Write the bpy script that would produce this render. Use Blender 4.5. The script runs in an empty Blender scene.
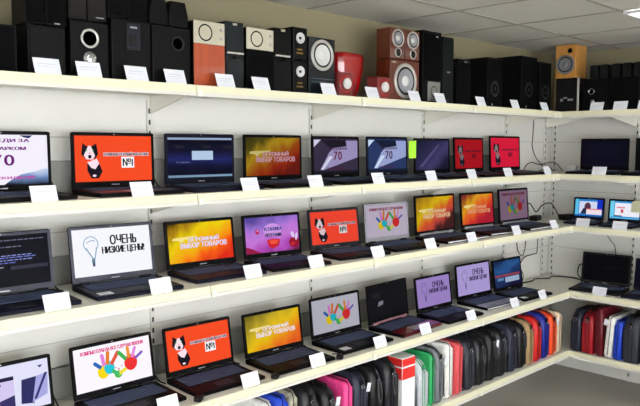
import bpy, bmesh, math, random
from mathutils import Vector, Matrix
random.seed(7)
PI = math.pi
SC = bpy.context.scene
COL = SC.collection
ZO = 1.60                      # world height of the second laptop shelf level (z values below are relative to it)
S = {1: .447, 2: 0.0, 3: -.3745, 4: -.853, 5: -1.294}
DL = {1: .384, 2: .384, 3: .472, 4: .472, 5: .472}     # depths, back wall
DR = {1: .594, 2: .594, 3: .556, 4: .556, 5: .556}     # depths, right wall
XC = 3.714                     # right wall plane
CEIL = .935

# ------------------------------------------------------------------ materials
def lin(c):
    return tuple(((v/255)/12.92 if v/255 <= .04045 else ((v/255+.055)/1.055)**2.4) for v in c)
MATS = {}
def mat(name, rgb, rough=.5, metal=0, spec=.5, noise=0, scale=20, coat=0, bump=0):
    if name in MATS: return MATS[name]
    m = bpy.data.materials.new(name); m.use_nodes = True
    nt = m.node_tree; b = nt.nodes['Principled BSDF']
    c = lin(rgb)
    b.inputs['Base Color'].default_value = (*c, 1)
    b.inputs['Roughness'].default_value = rough
    b.inputs['Metallic'].default_value = metal
    b.inputs['Specular IOR Level'].default_value = spec
    b.inputs['Coat Weight'].default_value = coat
    if noise or bump:
        tc = nt.nodes.new('ShaderNodeTexCoord'); n = nt.nodes.new('ShaderNodeTexNoise')
        n.inputs['Scale'].default_value = scale; n.inputs['Detail'].default_value = 4
        nt.links.new(tc.outputs['Object'], n.inputs['Vector'])
        if noise:
            r = nt.nodes.new('ShaderNodeValToRGB')
            r.color_ramp.elements[0].position = .3; r.color_ramp.elements[1].position = .7
            r.color_ramp.elements[0].color = (*[v*(1-noise) for v in c], 1)
            r.color_ramp.elements[1].color = (*[min(1, v*(1+noise)) for v in c], 1)
            nt.links.new(n.outputs['Fac'], r.inputs['Fac']); nt.links.new(r.outputs['Color'], b.inputs['Base Color'])
        if bump:
            bp = nt.nodes.new('ShaderNodeBump'); bp.inputs['Strength'].default_value = bump; bp.inputs['Distance'].default_value = .002
            nt.links.new(n.outputs['Fac'], bp.inputs['Height']); nt.links.new(bp.outputs['Normal'], b.inputs['Normal'])
    MATS[name] = m
    return m

def em(rgb, k=1.0):
    name = 'screen_%d_%d_%d_%d' % (*rgb, int(k*100))
    if name in MATS: return MATS[name]
    m = bpy.data.materials.new(name); m.use_nodes = True
    b = m.node_tree.nodes['Principled BSDF']
    b.inputs['Base Color'].default_value = (.001, .001, .0012, 1)
    b.inputs['Roughness'].default_value = .28
    b.inputs['Specular IOR Level'].default_value = .03
    b.inputs['Emission Color'].default_value = (*lin(rgb), 1)
    b.inputs['Emission Strength'].default_value = k
    MATS[name] = m
    return m

def em_grad(name, stops, ax=.6, ay=.5, off=0.0, nz=.3, nscale=2.0, stretch=(1, 1), rot=0, k=1.0):
    """a picture made of blurred colour streaks, in the screen's own UV"""
    if name in MATS: return MATS[name]
    m = bpy.data.materials.new(name); m.use_nodes = True
    nt = m.node_tree; N = nt.nodes; L = nt.links; b = N['Principled BSDF']
    b.inputs['Base Color'].default_value = (.001, .001, .0012, 1)
    b.inputs['Roughness'].default_value = .28; b.inputs['Specular IOR Level'].default_value = .03
    uv = N.new('ShaderNodeUVMap'); sp = N.new('ShaderNodeSeparateXYZ'); L.new(uv.outputs['UV'], sp.inputs['Vector'])
    mp = N.new('ShaderNodeMapping'); mp.inputs['Rotation'].default_value = (0, 0, rot); mp.inputs['Scale'].default_value = (stretch[0], stretch[1], 1)
    L.new(uv.outputs['UV'], mp.inputs['Vector'])
    n = N.new('ShaderNodeTexNoise'); n.inputs['Scale'].default_value = nscale; n.inputs['Detail'].default_value = 2
    L.new(mp.outputs['Vector'], n.inputs['Vector'])
    def mth(op, a, bb):
        q = N.new('ShaderNodeMath'); q.operation = op
        for i, v in enumerate((a, bb)):
            if isinstance(v, (int, float)): q.inputs[i].default_value = v
            else: L.new(v, q.inputs[i])
        return q.outputs[0]
    t = mth('ADD', mth('MULTIPLY', sp.outputs['X'], ax), mth('MULTIPLY', mth('SUBTRACT', 1.0, sp.outputs['Y']), ay))
    t = mth('ADD', mth('ADD', t, off), mth('MULTIPLY', mth('SUBTRACT', n.outputs['Fac'], .5), nz*2))
    r = N.new('ShaderNodeValToRGB'); L.new(t, r.inputs['Fac'])
    e = r.color_ramp.elements
    while len(e) < len(stops): e.new(.5)
    for q, (p, c) in zip(e, stops): q.position = p; q.color = (*lin(c), 1)
    L.new(r.outputs['Color'], b.inputs['Emission Color']); b.inputs['Emission Strength'].default_value = k
    MATS[name] = m
    return m

def wood(name, a, b_, rough=.35, coat=.3):
    if name in MATS: return MATS[name]
    m = bpy.data.materials.new(name); m.use_nodes = True
    nt = m.node_tree; N = nt.nodes; L = nt.links; b = N['Principled BSDF']
    tc = N.new('ShaderNodeTexCoord'); mp = N.new('ShaderNodeMapping'); mp.inputs['Scale'].default_value = (30, 30, 3)
    n = N.new('ShaderNodeTexNoise'); n.inputs['Scale'].default_value = 3; n.inputs['Detail'].default_value = 5
    r = N.new('ShaderNodeValToRGB'); r.color_ramp.elements[0].position = .3; r.color_ramp.elements[1].position = .7
    r.color_ramp.elements[0].color = (*lin(a), 1); r.color_ramp.elements[1].color = (*lin(b_), 1)
    L.new(tc.outputs['Object'], mp.inputs['Vector']); L.new(mp.outputs['Vector'], n.inputs['Vector'])
    L.new(n.outputs['Fac'], r.inputs['Fac']); L.new(r.outputs['Color'], b.inputs['Base Color'])
    b.inputs['Roughness'].default_value = rough; b.inputs['Coat Weight'].default_value = coat
    MATS[name] = m
    return m

def panel_wall(name, rgb, seams):
    """painted steel back panels: fine horizontal joints at the given world heights"""
    m = bpy.data.materials.new(name); m.use_nodes = True
    nt = m.node_tree; N = nt.nodes; L = nt.links; b = N['Principled BSDF']
    b.inputs['Roughness'].default_value = .55
    g = N.new('ShaderNodeNewGeometry'); sp = N.new('ShaderNodeSeparateXYZ'); L.new(g.outputs['Position'], sp.inputs['Vector'])
    acc = None
    for z in seams:
        s = N.new('ShaderNodeMath'); s.operation = 'COMPARE'; s.inputs[1].default_value = z; s.inputs[2].default_value = .0022
        L.new(sp.outputs['Z'], s.inputs[0])
        if acc is None: acc = s.outputs[0]
        else:
            a = N.new('ShaderNodeMath'); a.operation = 'MAXIMUM'; L.new(acc, a.inputs[0]); L.new(s.outputs[0], a.inputs[1]); acc = a.outputs[0]
    mx = N.new('ShaderNodeMix'); mx.data_type = 'RGBA'
    c = lin(rgb)
    mx.inputs['A'].default_value = (*c, 1); mx.inputs['B'].default_value = (*[v*.62 for v in c], 1)
    L.new(acc, mx.inputs['Factor'])
    # above the shelving panels the wall is plain olive-beige plaster
    hi = N.new('ShaderNodeMath'); hi.operation = 'GREATER_THAN'; hi.inputs[1].default_value = ZO+.452; L.new(sp.outputs['Z'], hi.inputs[0])
    m2 = N.new('ShaderNodeMix'); m2.data_type = 'RGBA'; m2.inputs['B'].default_value = (*lin((140, 131, 102)), 1)
    L.new(hi.outputs[0], m2.inputs['Factor']); L.new(mx.outputs['Result'], m2.inputs['A']); L.new(m2.outputs['Result'], b.inputs['Base Color'])
    MATS[name] = m
    return m

WHITE = mat('shelf_white', (222, 220, 208), .45)
LIP = mat('shelf_lip_white', (208, 206, 198), .4)
RAIL = mat('price_rail_cream', (216, 213, 184), .45)
CLIP = mat('clear_white_plastic', (222, 221, 208), .35)
GREYP = mat('band_grey', (134, 133, 128), .6)
SLOT = mat('slot_dark', (40, 38, 36), .8)
BLK = mat('laptop_black_plastic', (9, 9, 11), .5, spec=.08)
BLKM = mat('laptop_matt_black', (14, 14, 17), .55, spec=.3)
NAVYP = mat('laptop_blue_black', (18, 20, 34), .5, spec=.1)
KEY = mat('key_black', (72, 80, 106), .7, spec=.05)
KEYB = mat('keyboard_well', (5, 5, 6), .7, spec=.2)
SILV = mat('silver_plastic', (168, 170, 174), .3, .5)
PALE = mat('pale_plastic', (206, 208, 210), .35)
DKGREY = mat('dark_grey_plastic', (34, 35, 42), .5, spec=.15)
REDP = mat('wine_red_plastic', (120, 14, 26), .25, 0, .5, coat=.6)
CARD = mat('white_card', (218, 220, 227), .65)
CARDL = mat('card_print', (196, 198, 206), .7)
CABLE = mat('cable_black', (14, 14, 15), .5)
CHROME = mat('chrome', (200, 200, 205), .15, 1)
SPK = mat('speaker_black_vinyl', (8, 8, 9), .5, spec=.12)
SPKM = mat('speaker_matt_cloth', (6, 6, 7), .9, spec=.08, bump=.3, scale=300)
SPKG = mat('speaker_charcoal', (30, 34, 36), .55, spec=.15)
SPKGR = mat('speaker_green_black', (12, 18, 18), .5, spec=.15)
SPKBR = mat('speaker_brown_black', (22, 20, 16), .5, spec=.15)
RUBB = mat('rubber_black', (7, 7, 7), .6, spec=.3)
PIT = mat('port_hole_black', (1, 1, 1), 1, spec=0)
CREAM = mat('speaker_cream_panel', (186, 180, 160), .35, .2)
CONEW = mat('cone_white', (200, 200, 198), .35)
CONES = mat('cone_silver', (150, 152, 158), .35, .5)
CONEG = mat('cone_grey', (112, 112, 116), .5)
SILR = mat('ring_silver', (185, 183, 178), .3, .4)
REDG = mat('red_gloss', (150, 6, 10), .12, coat=1)
REDS = mat('red_satin', (110, 12, 16), .3, coat=.3)
WORG = wood('wood_orange', (150, 58, 24), (170, 72, 32))
WRED = wood('wood_cherry', (70, 22, 8), (100, 40, 14))
WTAN = wood('wood_honey', (172, 116, 48), (196, 142, 70))

# ------------------------------------------------------------------ mesh builder
class B:
    def __init__(s):
        s.bm = bmesh.new(); s.mats = []; s.uv = s.bm.loops.layers.uv.new('UVMap')
    def mi(s, m):
        if m not in s.mats: s.mats.append(m)
        return s.mats.index(m)
    def _merge(s, t, m, smooth=False, M=None):
        if M is not None: bmesh.ops.transform(t, matrix=M, verts=t.verts)
        i = s.mi(m)
        vm = {}
        for v in t.verts: vm[v] = s.bm.verts.new(v.co)
        for f in t.faces:
            try: nf = s.bm.faces.new([vm[v] for v in f.verts])
            except ValueError: continue
            nf.material_index = i; nf.smooth = smooth
        t.free()
    def box(s, x0, x1, y0, y1, z0, z1, m, bev=0, seg=2, M=None):
        t = bmesh.new()
        r = bmesh.ops.create_cube(t, size=1)
        for v in t.verts:
            v.co = Vector(((x0+x1)/2+v.co.x*(x1-x0), (y0+y1)/2+v.co.y*(y1-y0), (z0+z1)/2+v.co.z*(z1-z0)))
        if bev: bmesh.ops.bevel(t, geom=t.edges[:], offset=bev, segments=seg, profile=.5, affect='EDGES')
        bmesh.ops.recalc_face_normals(t, faces=t.faces[:])
        s._merge(t, m, M=M); return s
    def prism(s, pts, axis, a, b, m, bev=0, seg=2, smooth=False, M=None):
        """pts: closed 2D outline; axis 'x': pts=(y,z); 'y': pts=(x,z); 'z': pts=(x,y)"""
        t = bmesh.new()
        def P(p, q): return {'x': (q, p[0], p[1]), 'y': (p[0], q, p[1]), 'z': (p[0], p[1], q)}[axis]
        v0 = [t.verts.new(P(p, a)) for p in pts]; v1 = [t.verts.new(P(p, b)) for p in pts]
        n = len(pts)
        f0 = t.faces.new(v0); f1 = t.faces.new(v1[::-1])
        rim = list(f0.edges)+list(f1.edges)
        for i in range(n): t.faces.new((v0[i], v1[i], v1[(i+1) % n], v0[(i+1) % n]))
        if bev: bmesh.ops.bevel(t, geom=rim, offset=bev, segments=seg, profile=.5, affect='EDGES')
        bmesh.ops.recalc_face_normals(t, faces=t.faces[:])
        s._merge(t, m, smooth, M); return s
    def flat(s, pts, m, uvs=None):
        f = s.bm.faces.new([s.bm.verts.new(p) for p in pts]); f.material_index = s.mi(m)
        if uvs:
            for l, u in zip(f.loops, uvs): l[s.uv].uv = u
        return s
    def lathe(s, prof, c, m, n=28, smooth=True):
        """revolve (radius, offset towards -y) about the -y axis through c"""
        t = bmesh.new(); rings = []
        for r, d in prof:
            if r <= 0: rings.append([t.verts.new((0, -d, 0))])
            else: rings.append([t.verts.new((r*math.cos(2*PI*i/n), -d, r*math.sin(2*PI*i/n))) for i in range(n)])
        for A, C in zip(rings, rings[1:]):
            for i in range(n):
                j = (i+1) % n
                if len(A) == 1 and len(C) == 1: continue
                if len(A) == 1: t.faces.new((A[0], C[i], C[j]))
                elif len(C) == 1: t.faces.new((A[i], A[j], C[0]))
                else: t.faces.new((A[i], A[j], C[j], C[i]))
        bmesh.ops.recalc_face_normals(t, faces=t.faces[:])
        s._merge(t, m, smooth, Matrix.Translation(Vector(c))); return s
    def tube(s, pts, r, m, n=6, sub=6):
        P = [Vector(p) for p in pts]
        if sub > 1 and len(P) > 2:
            Q = [P[0]*2-P[1]]+P+[P[-1]*2-P[-2]]; out = []
            for i in range(1, len(Q)-2):
                for k in range(sub):
                    t = k/sub; a, b, c, d = Q[i-1:i+3]
                    out.append(.5*((2*b)+(c-a)*t+(2*a-5*b+4*c-d)*t*t+(3*b-a-3*c+d)*t**3))
            out.append(P[-1]); P = out
        t = bmesh.new(); rings = []; up = Vector((.13, .21, .97)).normalized()
        for i, p in enumerate(P):
            d = (P[min(i+1, len(P)-1)]-P[max(i-1, 0)]).normalized()
            u = d.cross(up)
            if u.length < .1: u = d.cross(Vector((1, 0, 0)))
            u.normalize(); w = u.cross(d)
            rings.append([t.verts.new(p+(u*math.cos(2*PI*k/n)+w*math.sin(2*PI*k/n))*r) for k in range(n)])
        for A, C in zip(rings, rings[1:]):
            for k in range(n): t.faces.new((A[k], A[(k+1) % n], C[(k+1) % n], C[k]))
        t.faces.new(rings[0]); t.faces.new(rings[-1][::-1])
        bmesh.ops.recalc_face_normals(t, faces=t.faces[:])
        s._merge(t, m, True); return s
    def obj(s, name, parent=None, loc=(0, 0, 0), rz=0, rx=0):
        me = bpy.data.meshes.new(name); s.bm.to_mesh(me); s.bm.free()
        for m in s.mats: me.materials.append(m)
        o = bpy.data.objects.new(name, me); COL.objects.link(o)
        o.location = loc; o.rotation_euler = (rx, 0, rz)
        if parent: o.parent = parent
        return o

def tag(o, label, cat, group=None):
    o['label'] = label; o['category'] = cat
    if group: o['group'] = group
    return o
def thing(name, label, cat, loc, rz=0, group=None):
    o = bpy.data.objects.new(name, None); COL.objects.link(o); o.empty_display_size = .05
    o.location = loc; o.rotation_euler = (0, 0, rz)
    return tag(o, label, cat, group)
def struct(o): o['kind'] = 'structure'; return o
def W(x, y, z): return (x, y, z+ZO)

# ------------------------------------------------------------------ lettering
TX = {}
GLY = {}
def glyph(ch):
    """one character as flat geometry starting at x = 0: (verts, faces, width)"""
    if ch in GLY: return GLY[ch]
    if ch in 'ЬЫ':                                   # drawn by hand as strokes
        Hc = glyph('Е')[3]; t = .105; w = .44; b = Hc*.56; c = .09
        vs = []; fs = []
        def q(*p):
            fs.append(tuple(range(len(vs), len(vs)+len(p)))); vs.extend(p)
        q((0, 0), (t, 0), (t, Hc), (0, Hc)); q((t, 0), (w-c, 0), (w-c, t), (t, t)); q((t, b-t), (w-c, b-t), (w-c, b), (t, b))
        q((w-t, c), (w, c), (w, b-c), (w-t, b-c)); q((w-c, 0), (w, c), (w-t, c), (w-c, t)); q((w-c, b-t), (w-t, b-c), (w, b-c), (w-c, b))
        if ch == 'Ы': q((w+.11, 0), (w+.11+t, 0), (w+.11+t, Hc), (w+.11, Hc)); w = w+.11+t
        GLY[ch] = (vs, fs, w, Hc); return GLY[ch]
    cu = bpy.data.curves.new('t', 'FONT'); cu.body = ch; cu.resolution_u = 3
    o = bpy.data.objects.new('t', cu); COL.objects.link(o)
    bpy.context.view_layer.update()
    me = bpy.data.meshes.new_from_object(o.evaluated_get(bpy.context.evaluated_depsgraph_get()))
    vs = [tuple(v.co[:2]) for v in me.vertices]; fs = [tuple(p.vertices) for p in me.polygons]
    x0 = min(v[0] for v in vs); x1 = max(v[0] for v in vs)
    GLY[ch] = ([(x-x0, y) for x, y in vs], fs, x1-x0, max(v[1] for v in vs))
    bpy.data.objects.remove(o); bpy.data.meshes.remove(me); bpy.data.curves.remove(cu)
    return GLY[ch]
def text_geo(body, weight):
    if body in TX: return TX[body]
    vs = []; fs = []; x = 0
    for ch in body:
        if ch == ' ': x += .24; continue
        v, f, w, _ = glyph(ch); n = len(vs)
        vs += [(x+a, b) for a, b in v]; fs += [tuple(n+i for i in p) for p in f]; x += w+.12
    x0 = min(v[0] for v in vs); x1 = max(v[0] for v in vs); y0 = min(v[1] for v in vs); y1 = max(v[1] for v in vs)
    TX[body] = ([((a-x0)/(x1-x0), (b-y0)/(y1-y0)) for a, b in vs], fs); return TX[body]

# ------------------------------------------------------------------ what a screen shows
class Art:
    """flat layers of picture on one display panel; coordinates 0..1 across and up"""
    def __init__(s, b, w, h, z0, y): s.b = b; s.w = w; s.h = h; s.z0 = z0; s.y = y; s.k = 0
    def p(s, x, y): return ((x-.5)*s.w, s.y-.00016*s.k, s.z0+y*s.h)
    def poly(s, pts, c, uvs=None):
        m = em(c) if isinstance(c, tuple) else c
        s.b.flat([s.p(*q) for q in pts], m, uvs); return s
    def up(s): s.k += 1; return s
    def rect(s, x0, y0, x1, y1, c): return s.up().poly([(x0, y0), (x1, y0), (x1, y1), (x0, y1)], c, [(0, 0), (1, 0), (1, 1), (0, 1)])
    def ell(s, cx, cy, rx, ry, c, n=20, rot=0):
        ar = s.w/s.h
        P = []
        for i in range(n):
            a = 2*PI*i/n; x = rx*math.cos(a); y = ry*math.sin(a)
            P.append((cx+x*math.cos(rot)-y*math.sin(rot), cy+(x*math.sin(rot)+y*math.cos(rot))*ar))
        return s.up().poly(P, c)
    def bar(s, x0, y0, x1, y1, t, c):
        """a finger-like stroke of thickness t (fraction of the width)"""
        ar = s.w/s.h; dx = (x1-x0); dy = (y1-y0)/ar; l = math.hypot(dx, dy); nx = -dy/l*t/2; ny = dx/l*t/2*ar
        ex = dx/l*t*.35; ey = dy/l*t*.35*ar
        return s.up().poly([(x0-nx, y0-ny), (x1-nx, y1-ny), (x1-nx*.4+ex, y1-ny*.4+ey), (x1+nx*.4+ex, y1+ny*.4+ey), (x1+nx, y1+ny), (x0+nx, y0+ny)], c)
    def text(s, body, x0, y0, x1, y1, c, wt=.02, halo=None, hw=.07):
        e = min(.0050, wt*.11)
        for col, offs in ((halo, [(-.005, 0), (.005, 0), (0, .008), (0, -.008), (-.004, .006), (.004, -.006), (.004, .006), (-.004, -.006)]), (c, [(-e, 0), (0, 0), (e, 0)] if e > .0012 else [(0, 0)])):
            if col is None: continue
            vs, fs = text_geo(body, 0.0); m = em(col); i = s.b.mi(m); s.up()
            for k_, (ox, oy) in enumerate(offs):
                s.k += .15
                bv = [s.b.bm.verts.new(s.p(x0+ox+(x1-x0)*u, y0+oy+(y1-y0)*v)) for u, v in vs]
                for f in fs:
                    try: nf = s.b.bm.faces.new([bv[j] for j in f])
                    except ValueError: continue
                    nf.material_index = i
        return s

def dimc(c, d): return tuple(int(v*d) for v in c)
def art_cat(a, d=1.0, bg=(246, 76, 34), halo=True):
    a.rect(0, 0, 1, 1, dimc(bg, 1))
    k = (22, 18, 30); w = dimc((250, 226, 236), d)
    a.up().poly([(.15, .40), (.30, .40), (.34, .22), (.29, .07), (.20, .07), (.15, .24)], k)      # sitting body
    a.up().poly([(.15, .42), (.27, .50), (.30, .40), (.25, .27), (.20, .30)], w)                   # chest
    a.up().poly([(.08, .60), (.10, .84), (.15, .77), (.21, .77), (.27, .83), (.29, .60), (.25, .50), (.13, .50)], k)
    a.up().poly([(.17, .78), (.20, .78), (.25, .56), (.22, .48), (.14, .49), (.11, .57)], w)       # blaze
    a.ell(.185, .545, .022, .022, k); a.ell(.145, .68, .010, .010, (90, 190, 120)); a.ell(.225, .68, .010, .010, (90, 190, 120))
    a.ell(.185, .62, .010, .007, (236, 120, 140))
    a.ell(.235, .13, .024, .014, w)
    a.text('КОМПЬЮТЕРНЫЙ МАГАЗИН', .36, .56, .955, .645, (28, 24, 48), .018, dimc((240, 240, 250), d) if halo else None, .06)
    a.rect(.585, .29, .755, .535, dimc((250, 250, 252), d)) if halo else None
    a.text('№1', .605, .33, .735, .50, (20, 20, 30), .03)
def art_bulb(a, d=1.0, bg=(246, 247, 252), ink=(22, 22, 28), lb=(120, 160, 190)):
    a.rect(0, 0, 1, 1, bg)
    for r, c in ((.094, lb), (.084, bg)): a.ell(.225, .68, r, r, c)
    a.ell(.225, .72, .055, .020, dimc(lb, 1.0), rot=.2); a.ell(.225, .71, .050, .016, bg, rot=.2)
    a.up().poly([(.150, .60), (.300, .60), (.268, .36), (.232, .36)], lb); a.up().poly([(.162, .62), (.288, .62), (.258, .38), (.242, .38)], bg)
    a.rect(.222, .27, .262, .36, dimc(lb, .8)); a.rect(.228, .20, .258, .27, (50, 66, 100))
    a.text('ОЧЕНЬ', .47, .63, .81, .84, ink, .06); a.text('НИЗКИЕ ЦЕНЫ!', .36, .42, .91, .60, ink, .05)
AUT = [(.0, (70, 50, 6)), (.16, (170, 130, 10)), (.36, (236, 206, 6)), (.62, (244, 158, 14)), (.8, (244, 92, 16)), (1.0, (222, 40, 22))]
def art_autumn(a, name, d=1.0, off=0.0, stops=None, tc=(236, 222, 244), th=(176, 150, 200), k=1.0):
    a.rect(0, 0, 1, 1, em_grad('autumn_'+name, [(p, dimc(c, d)) for p, c in (stops or AUT)], .55, .58, off-.02, .24, 2.2, (2.2, .7), .6, k))
    a.up().poly([(.08, .64), (.45, .66), (.42, .62), (.25, .58), (.20, .50), (.16, .56), (.06, .58)], dimc((246, 226, 140), d))
    a.text('ОГРОМНЫЙ', .30, .52, .78, .64, tc, .03, th, .06); a.text('ВЫБОР ТОВАРОВ', .18, .36, .90, .49, tc, .03, th, .06)
def art_hands(a, d=1.0, bg=(252, 248, 254), title=(226, 70, 140), head=True):
    a.rect(0, 0, 1, 1, bg)
    C = lambda r, g, b: dimc((r, g, b), d)
    if head: a.text('КОМПЬЮТЕРЫ НА ВСЕ СЛУЧАИ ЖИЗНИ', .09, .83, .91, .92, title, .03)
    a.ell(.355, .38, .074, .085, C(250, 220, 20)); a.ell(.435, .44, .068, .078, C(40, 200, 220)); a.ell(.72, .45, .088, .098, C(238, 50, 50))
    a.bar(.33, .47, .25, .60, .044, C(40, 100, 190)); a.bar(.37, .50, .35, .76, .046, C(230, 130, 220)); a.bar(.41, .52, .43, .80, .046, C(232, 128, 40))
    a.bar(.46, .50, .56, .76, .046, C(226, 84, 60)); a.bar(.66, .54, .57, .74, .046, C(60, 180, 80)); a.bar(.70, .56, .69, .82, .042, C(240, 150, 50))
    a.bar(.74, .56, .79, .78, .040, C(230, 140, 220)); a.bar(.78, .52, .88, .64, .034, C(130, 90, 200))
    a.ell(.54, .24, .05, .044, C(80, 190, 70)); a.bar(.54, .24, .64, .32, .044, C(240, 226, 60)); a.bar(.46, .36, .54, .24, .044, C(60, 190, 110))
    a.ell(.55, .36, .012, .012, C(220, 110, 130)); a.bar(.50, .40, .52, .40, .012, C(220, 130, 140)); a.bar(.58, .42, .60, .42, .012, C(220, 130, 140))
def art_purple(a):
    a.rect(0, 0, 1, 1, em_grad('purple_picture', [(0, (84, 70, 150)), (.25, (150, 110, 205)), (.5, (196, 120, 214)), (.75, (176, 76, 184)), (1, (110, 24, 70))], .25, .75, .0, .35, 2.0, (1.4, 1), .9))
    a.ell(.22, .60, .035, .04, (190, 20, 70)); a.ell(.225, .62, .015, .018, (220, 150, 210))
    a.ell(.50, .62, .17, .10, (206, 150, 226))
    a.text('УСТАНОВКА', .34, .60, .67, .70, (60, 44, 120), .035, (180, 170, 240), .06); a.text('ПРОГРАММ', .36, .43, .66, .53, (40, 34, 80), .035, (200, 170, 230), .06)
    a.up().poly([(.38, .34), (.50, .37), (.64, .34), (.60, .16), (.50, .09), (.42, .15)], (206, 34, 46)); a.up().poly([(.42, .31), (.50, .34), (.60, .31), (.56, .22), (.46, .22)], (240, 84, 60))
    a.ell(.90, .22, .10, .08, (150, 18, 44)); a.ell(.88, .44, .03, .055, (220, 200, 240), rot=.5); a.ell(.95, .38, .025, .06, (220, 200, 240), rot=-.2); a.ell(.87, .18, .05, .03, (190, 40, 60))
    a.up().poly([(0, .0), (.30, .0), (.20, .05), (.10, .14), (0, .2)], (150, 26, 70))

def art_seventy(a, d=1.0, bg=(52, 44, 66), beam=(150, 140, 184), hi=(206, 204, 226), red=(96, 10, 30)):
    a.rect(0, 0, 1, 1, bg)
    a.up().poly([(.14, .10), (.22, .10), (1, .45), (1, .95), (.60, .95), (.34, .60)], beam)
    a.up().poly([(0, .75), (0, .97), (.16, .97)], hi)
    a.up().poly([(.16, .97), (.72, .97), (.74, .78), (.36, .72)], dimc(bg, .55))
    a.up().poly([(.15, .12), (.20, .10), (.24, .16), (.42, .48), (.34, .50)], hi)
    a.text('ПОДАРКИ', .34, .66, .74, .75, (60, 20, 60), .03); a.text('70', .44, .38, .62, .63, red, .05)
    a.text('СО СКИДКОЙ', .26, .10, .66, .18, (74, 16, 46), .02); a.rect(0, .0, 1, .07, dimc(bg, .5))
def art_sale(a):
    a.rect(0, 0, 1, 1, (244, 240, 252))
    a.up().poly([(.52, .0), (1, .0), (1, .34), (.86, .26), (.70, .20), (.60, .10)], em_grad('slope_blue', [(0, (226, 234, 250)), (.5, (120, 150, 200)), (1, (20, 30, 50))], 0, 1, 0, .25, 3), [(.5, 0), (1, 0), (1, 1), (.86, .8), (.7, .6), (.6, .3)])
    a.up().poly([(.70, .99), (.84, .99), (.80, .93), (.74, .95)], (50, 50, 100))
    a.text('ПРИЕДИ ЗА', .28, .84, .80, .92, (120, 24, 130), .04); a.text('ПОДАРКОМ', .30, .68, .76, .76, (120, 24, 130), .04)
    a.text('70', .40, .38, .63, .60, (110, 20, 120), .05); a.text('СО СКИДКОЙ', .30, .10, .84, .18, (200, 50, 170), .03)
def art_setup(a):
    a.rect(0, 0, 1, 1, em_grad('setup_blue', [(0, (6, 6, 12)), (.35, (14, 16, 44)), (.55, (30, 34, 96)), (.7, (14, 16, 48)), (1, (5, 5, 10))], 0, 1, 0, .06, 2))
    a.rect(0, .93, 1, .98, (150, 170, 200)); a.rect(0, .02, 1, .075, (120, 150, 180))
    a.rect(.36, .44, .69, .66, (176, 200, 226)); a.text('Установка', .12, .37, .32, .41, (120, 130, 170), .0)
    for x in (.10, .52, .86): a.rect(x, .72, x+.14, .80, (30, 30, 44))
def art_console(a):
    a.rect(0, 0, 1, 1, (14, 15, 24))
    r = random.Random(3)
    def row(y, n, c, t=.018):
        x = .02
        while x < n:
            l = r.uniform(.02, .07); a.rect(x, y, min(x+l, n), y+t, c); x += l+.012
    row(.90, .95, (110, 114, 140)); row(.77, .70, (120, 122, 145)); row(.71, .30, (100, 108, 190)); row(.60, .80, (140, 150, 220)); row(.56, .84, (120, 130, 210)); row(.51, .80, (140, 150, 220)); row(.46, .62, (110, 120, 200)); row(.38, .50, (160, 162, 180))
    a.rect(.56, .33, .96, .40, (50, 52, 66))
def art_shop(a):
    a.rect(0, 0, 1, 1, (226, 226, 250)); a.rect(.0, .68, .62, .76, (24, 24, 60)); a.rect(.02, .08, .62, .68, (212, 200, 240))
    a.up().poly([(.02, .08), (.62, .08), (.62, .36), (.40, .26), (.2, .12)], (52, 44, 100)); a.text('70', .20, .40, .36, .54, (130, 50, 150), .04)
    a.text('ПОДАРКОМ', .10, .58, .48, .64, (90, 50, 140), .03); a.text('СО СКИДКОЙ', .12, .22, .46, .27, (150, 60, 160), .03)
    a.up().poly([(.68, .14), (.82, .10), (.86, .66), (.70, .64)], (40, 40, 96)); a.up().poly([(.80, .12), (.97, .24), (.99, .70), (.86, .66)], (168, 168, 226))
    a.up().poly([(.82, .18), (.85, .18), (.985, .70), (.955, .70)], (52, 50, 110)); a.up().poly([(.88, .88), (.94, .88), (.91, .82)], (60, 60, 120)); a.bar(.20, .82, .36, .85, .02, (50, 50, 110))
def art_dark(a): a.rect(0, 0, 1, 1, em_grad('dark_violet', [(0, (20, 20, 40)), (.5, (42, 40, 76)), (.75, (62, 58, 100)), (1, (24, 24, 46))], .7, .5, 0, .1, 1.5)); a.up().poly([(.1, .1), (.2, .1), (.72, .86), (.66, .86)], (78, 74, 118))
def art_off(a): a.rect(0, 0, 1, 1, (7, 7, 9)); a.rect(.42, .52, .80, .535, (34, 34, 38))
def art_offblue(a):
    a.rect(0, 0, 1, 1, (12, 12, 26))
    for y in (.82, .74, .62, .50, .42): a.rect(.12, y, .82, y+.012, (26, 28, 50))
def art_mirror(a): a.rect(0, 0, 1, 1, (16, 16, 20)); a.up().poly([(.22, .38), (.36, .42), (.37, .54), (.25, .52)], (120, 124, 134)); a.rect(.10, .66, .30, .80, (30, 30, 36))  # pale and grey patches are reflections painted into the screen colours
def art_desk(a):
    a.rect(0, 0, 1, 1, (44, 130, 206)); a.rect(0, 0, .12, 1, (90, 190, 226)); a.rect(.15, .14, .80, .88, (206, 214, 238)); a.rect(.80, .3, 1, 1, (20, 50, 190))
    a.ell(.46, .56, .12, .16, (90, 50, 70)); a.up().poly([(.2, .14), (.52, .14), (.46, .52), (.3, .46)], (40, 46, 70)); a.rect(.42, .12, .98, .46, (236, 222, 232)); a.rect(.42, .40, .98, .46, (220, 110, 110)); a.rect(0, 0, 1, .08, (30, 90, 170))
def art_desk2(a):
    a.rect(0, 0, 1, 1, (56, 150, 214)); a.rect(0, .1, .13, 1, (110, 206, 236)); a.rect(.16, .14, 1, .90, (236, 236, 246)); a.rect(.22, .60, .5, .68, (224, 130, 150)); a.ell(.41, .44, .05, .07, (206, 80, 100))
    a.rect(.14, .13, .42, .19, (60, 60, 76)); a.rect(0, 0, 1, .08, (90, 170, 220))
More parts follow.
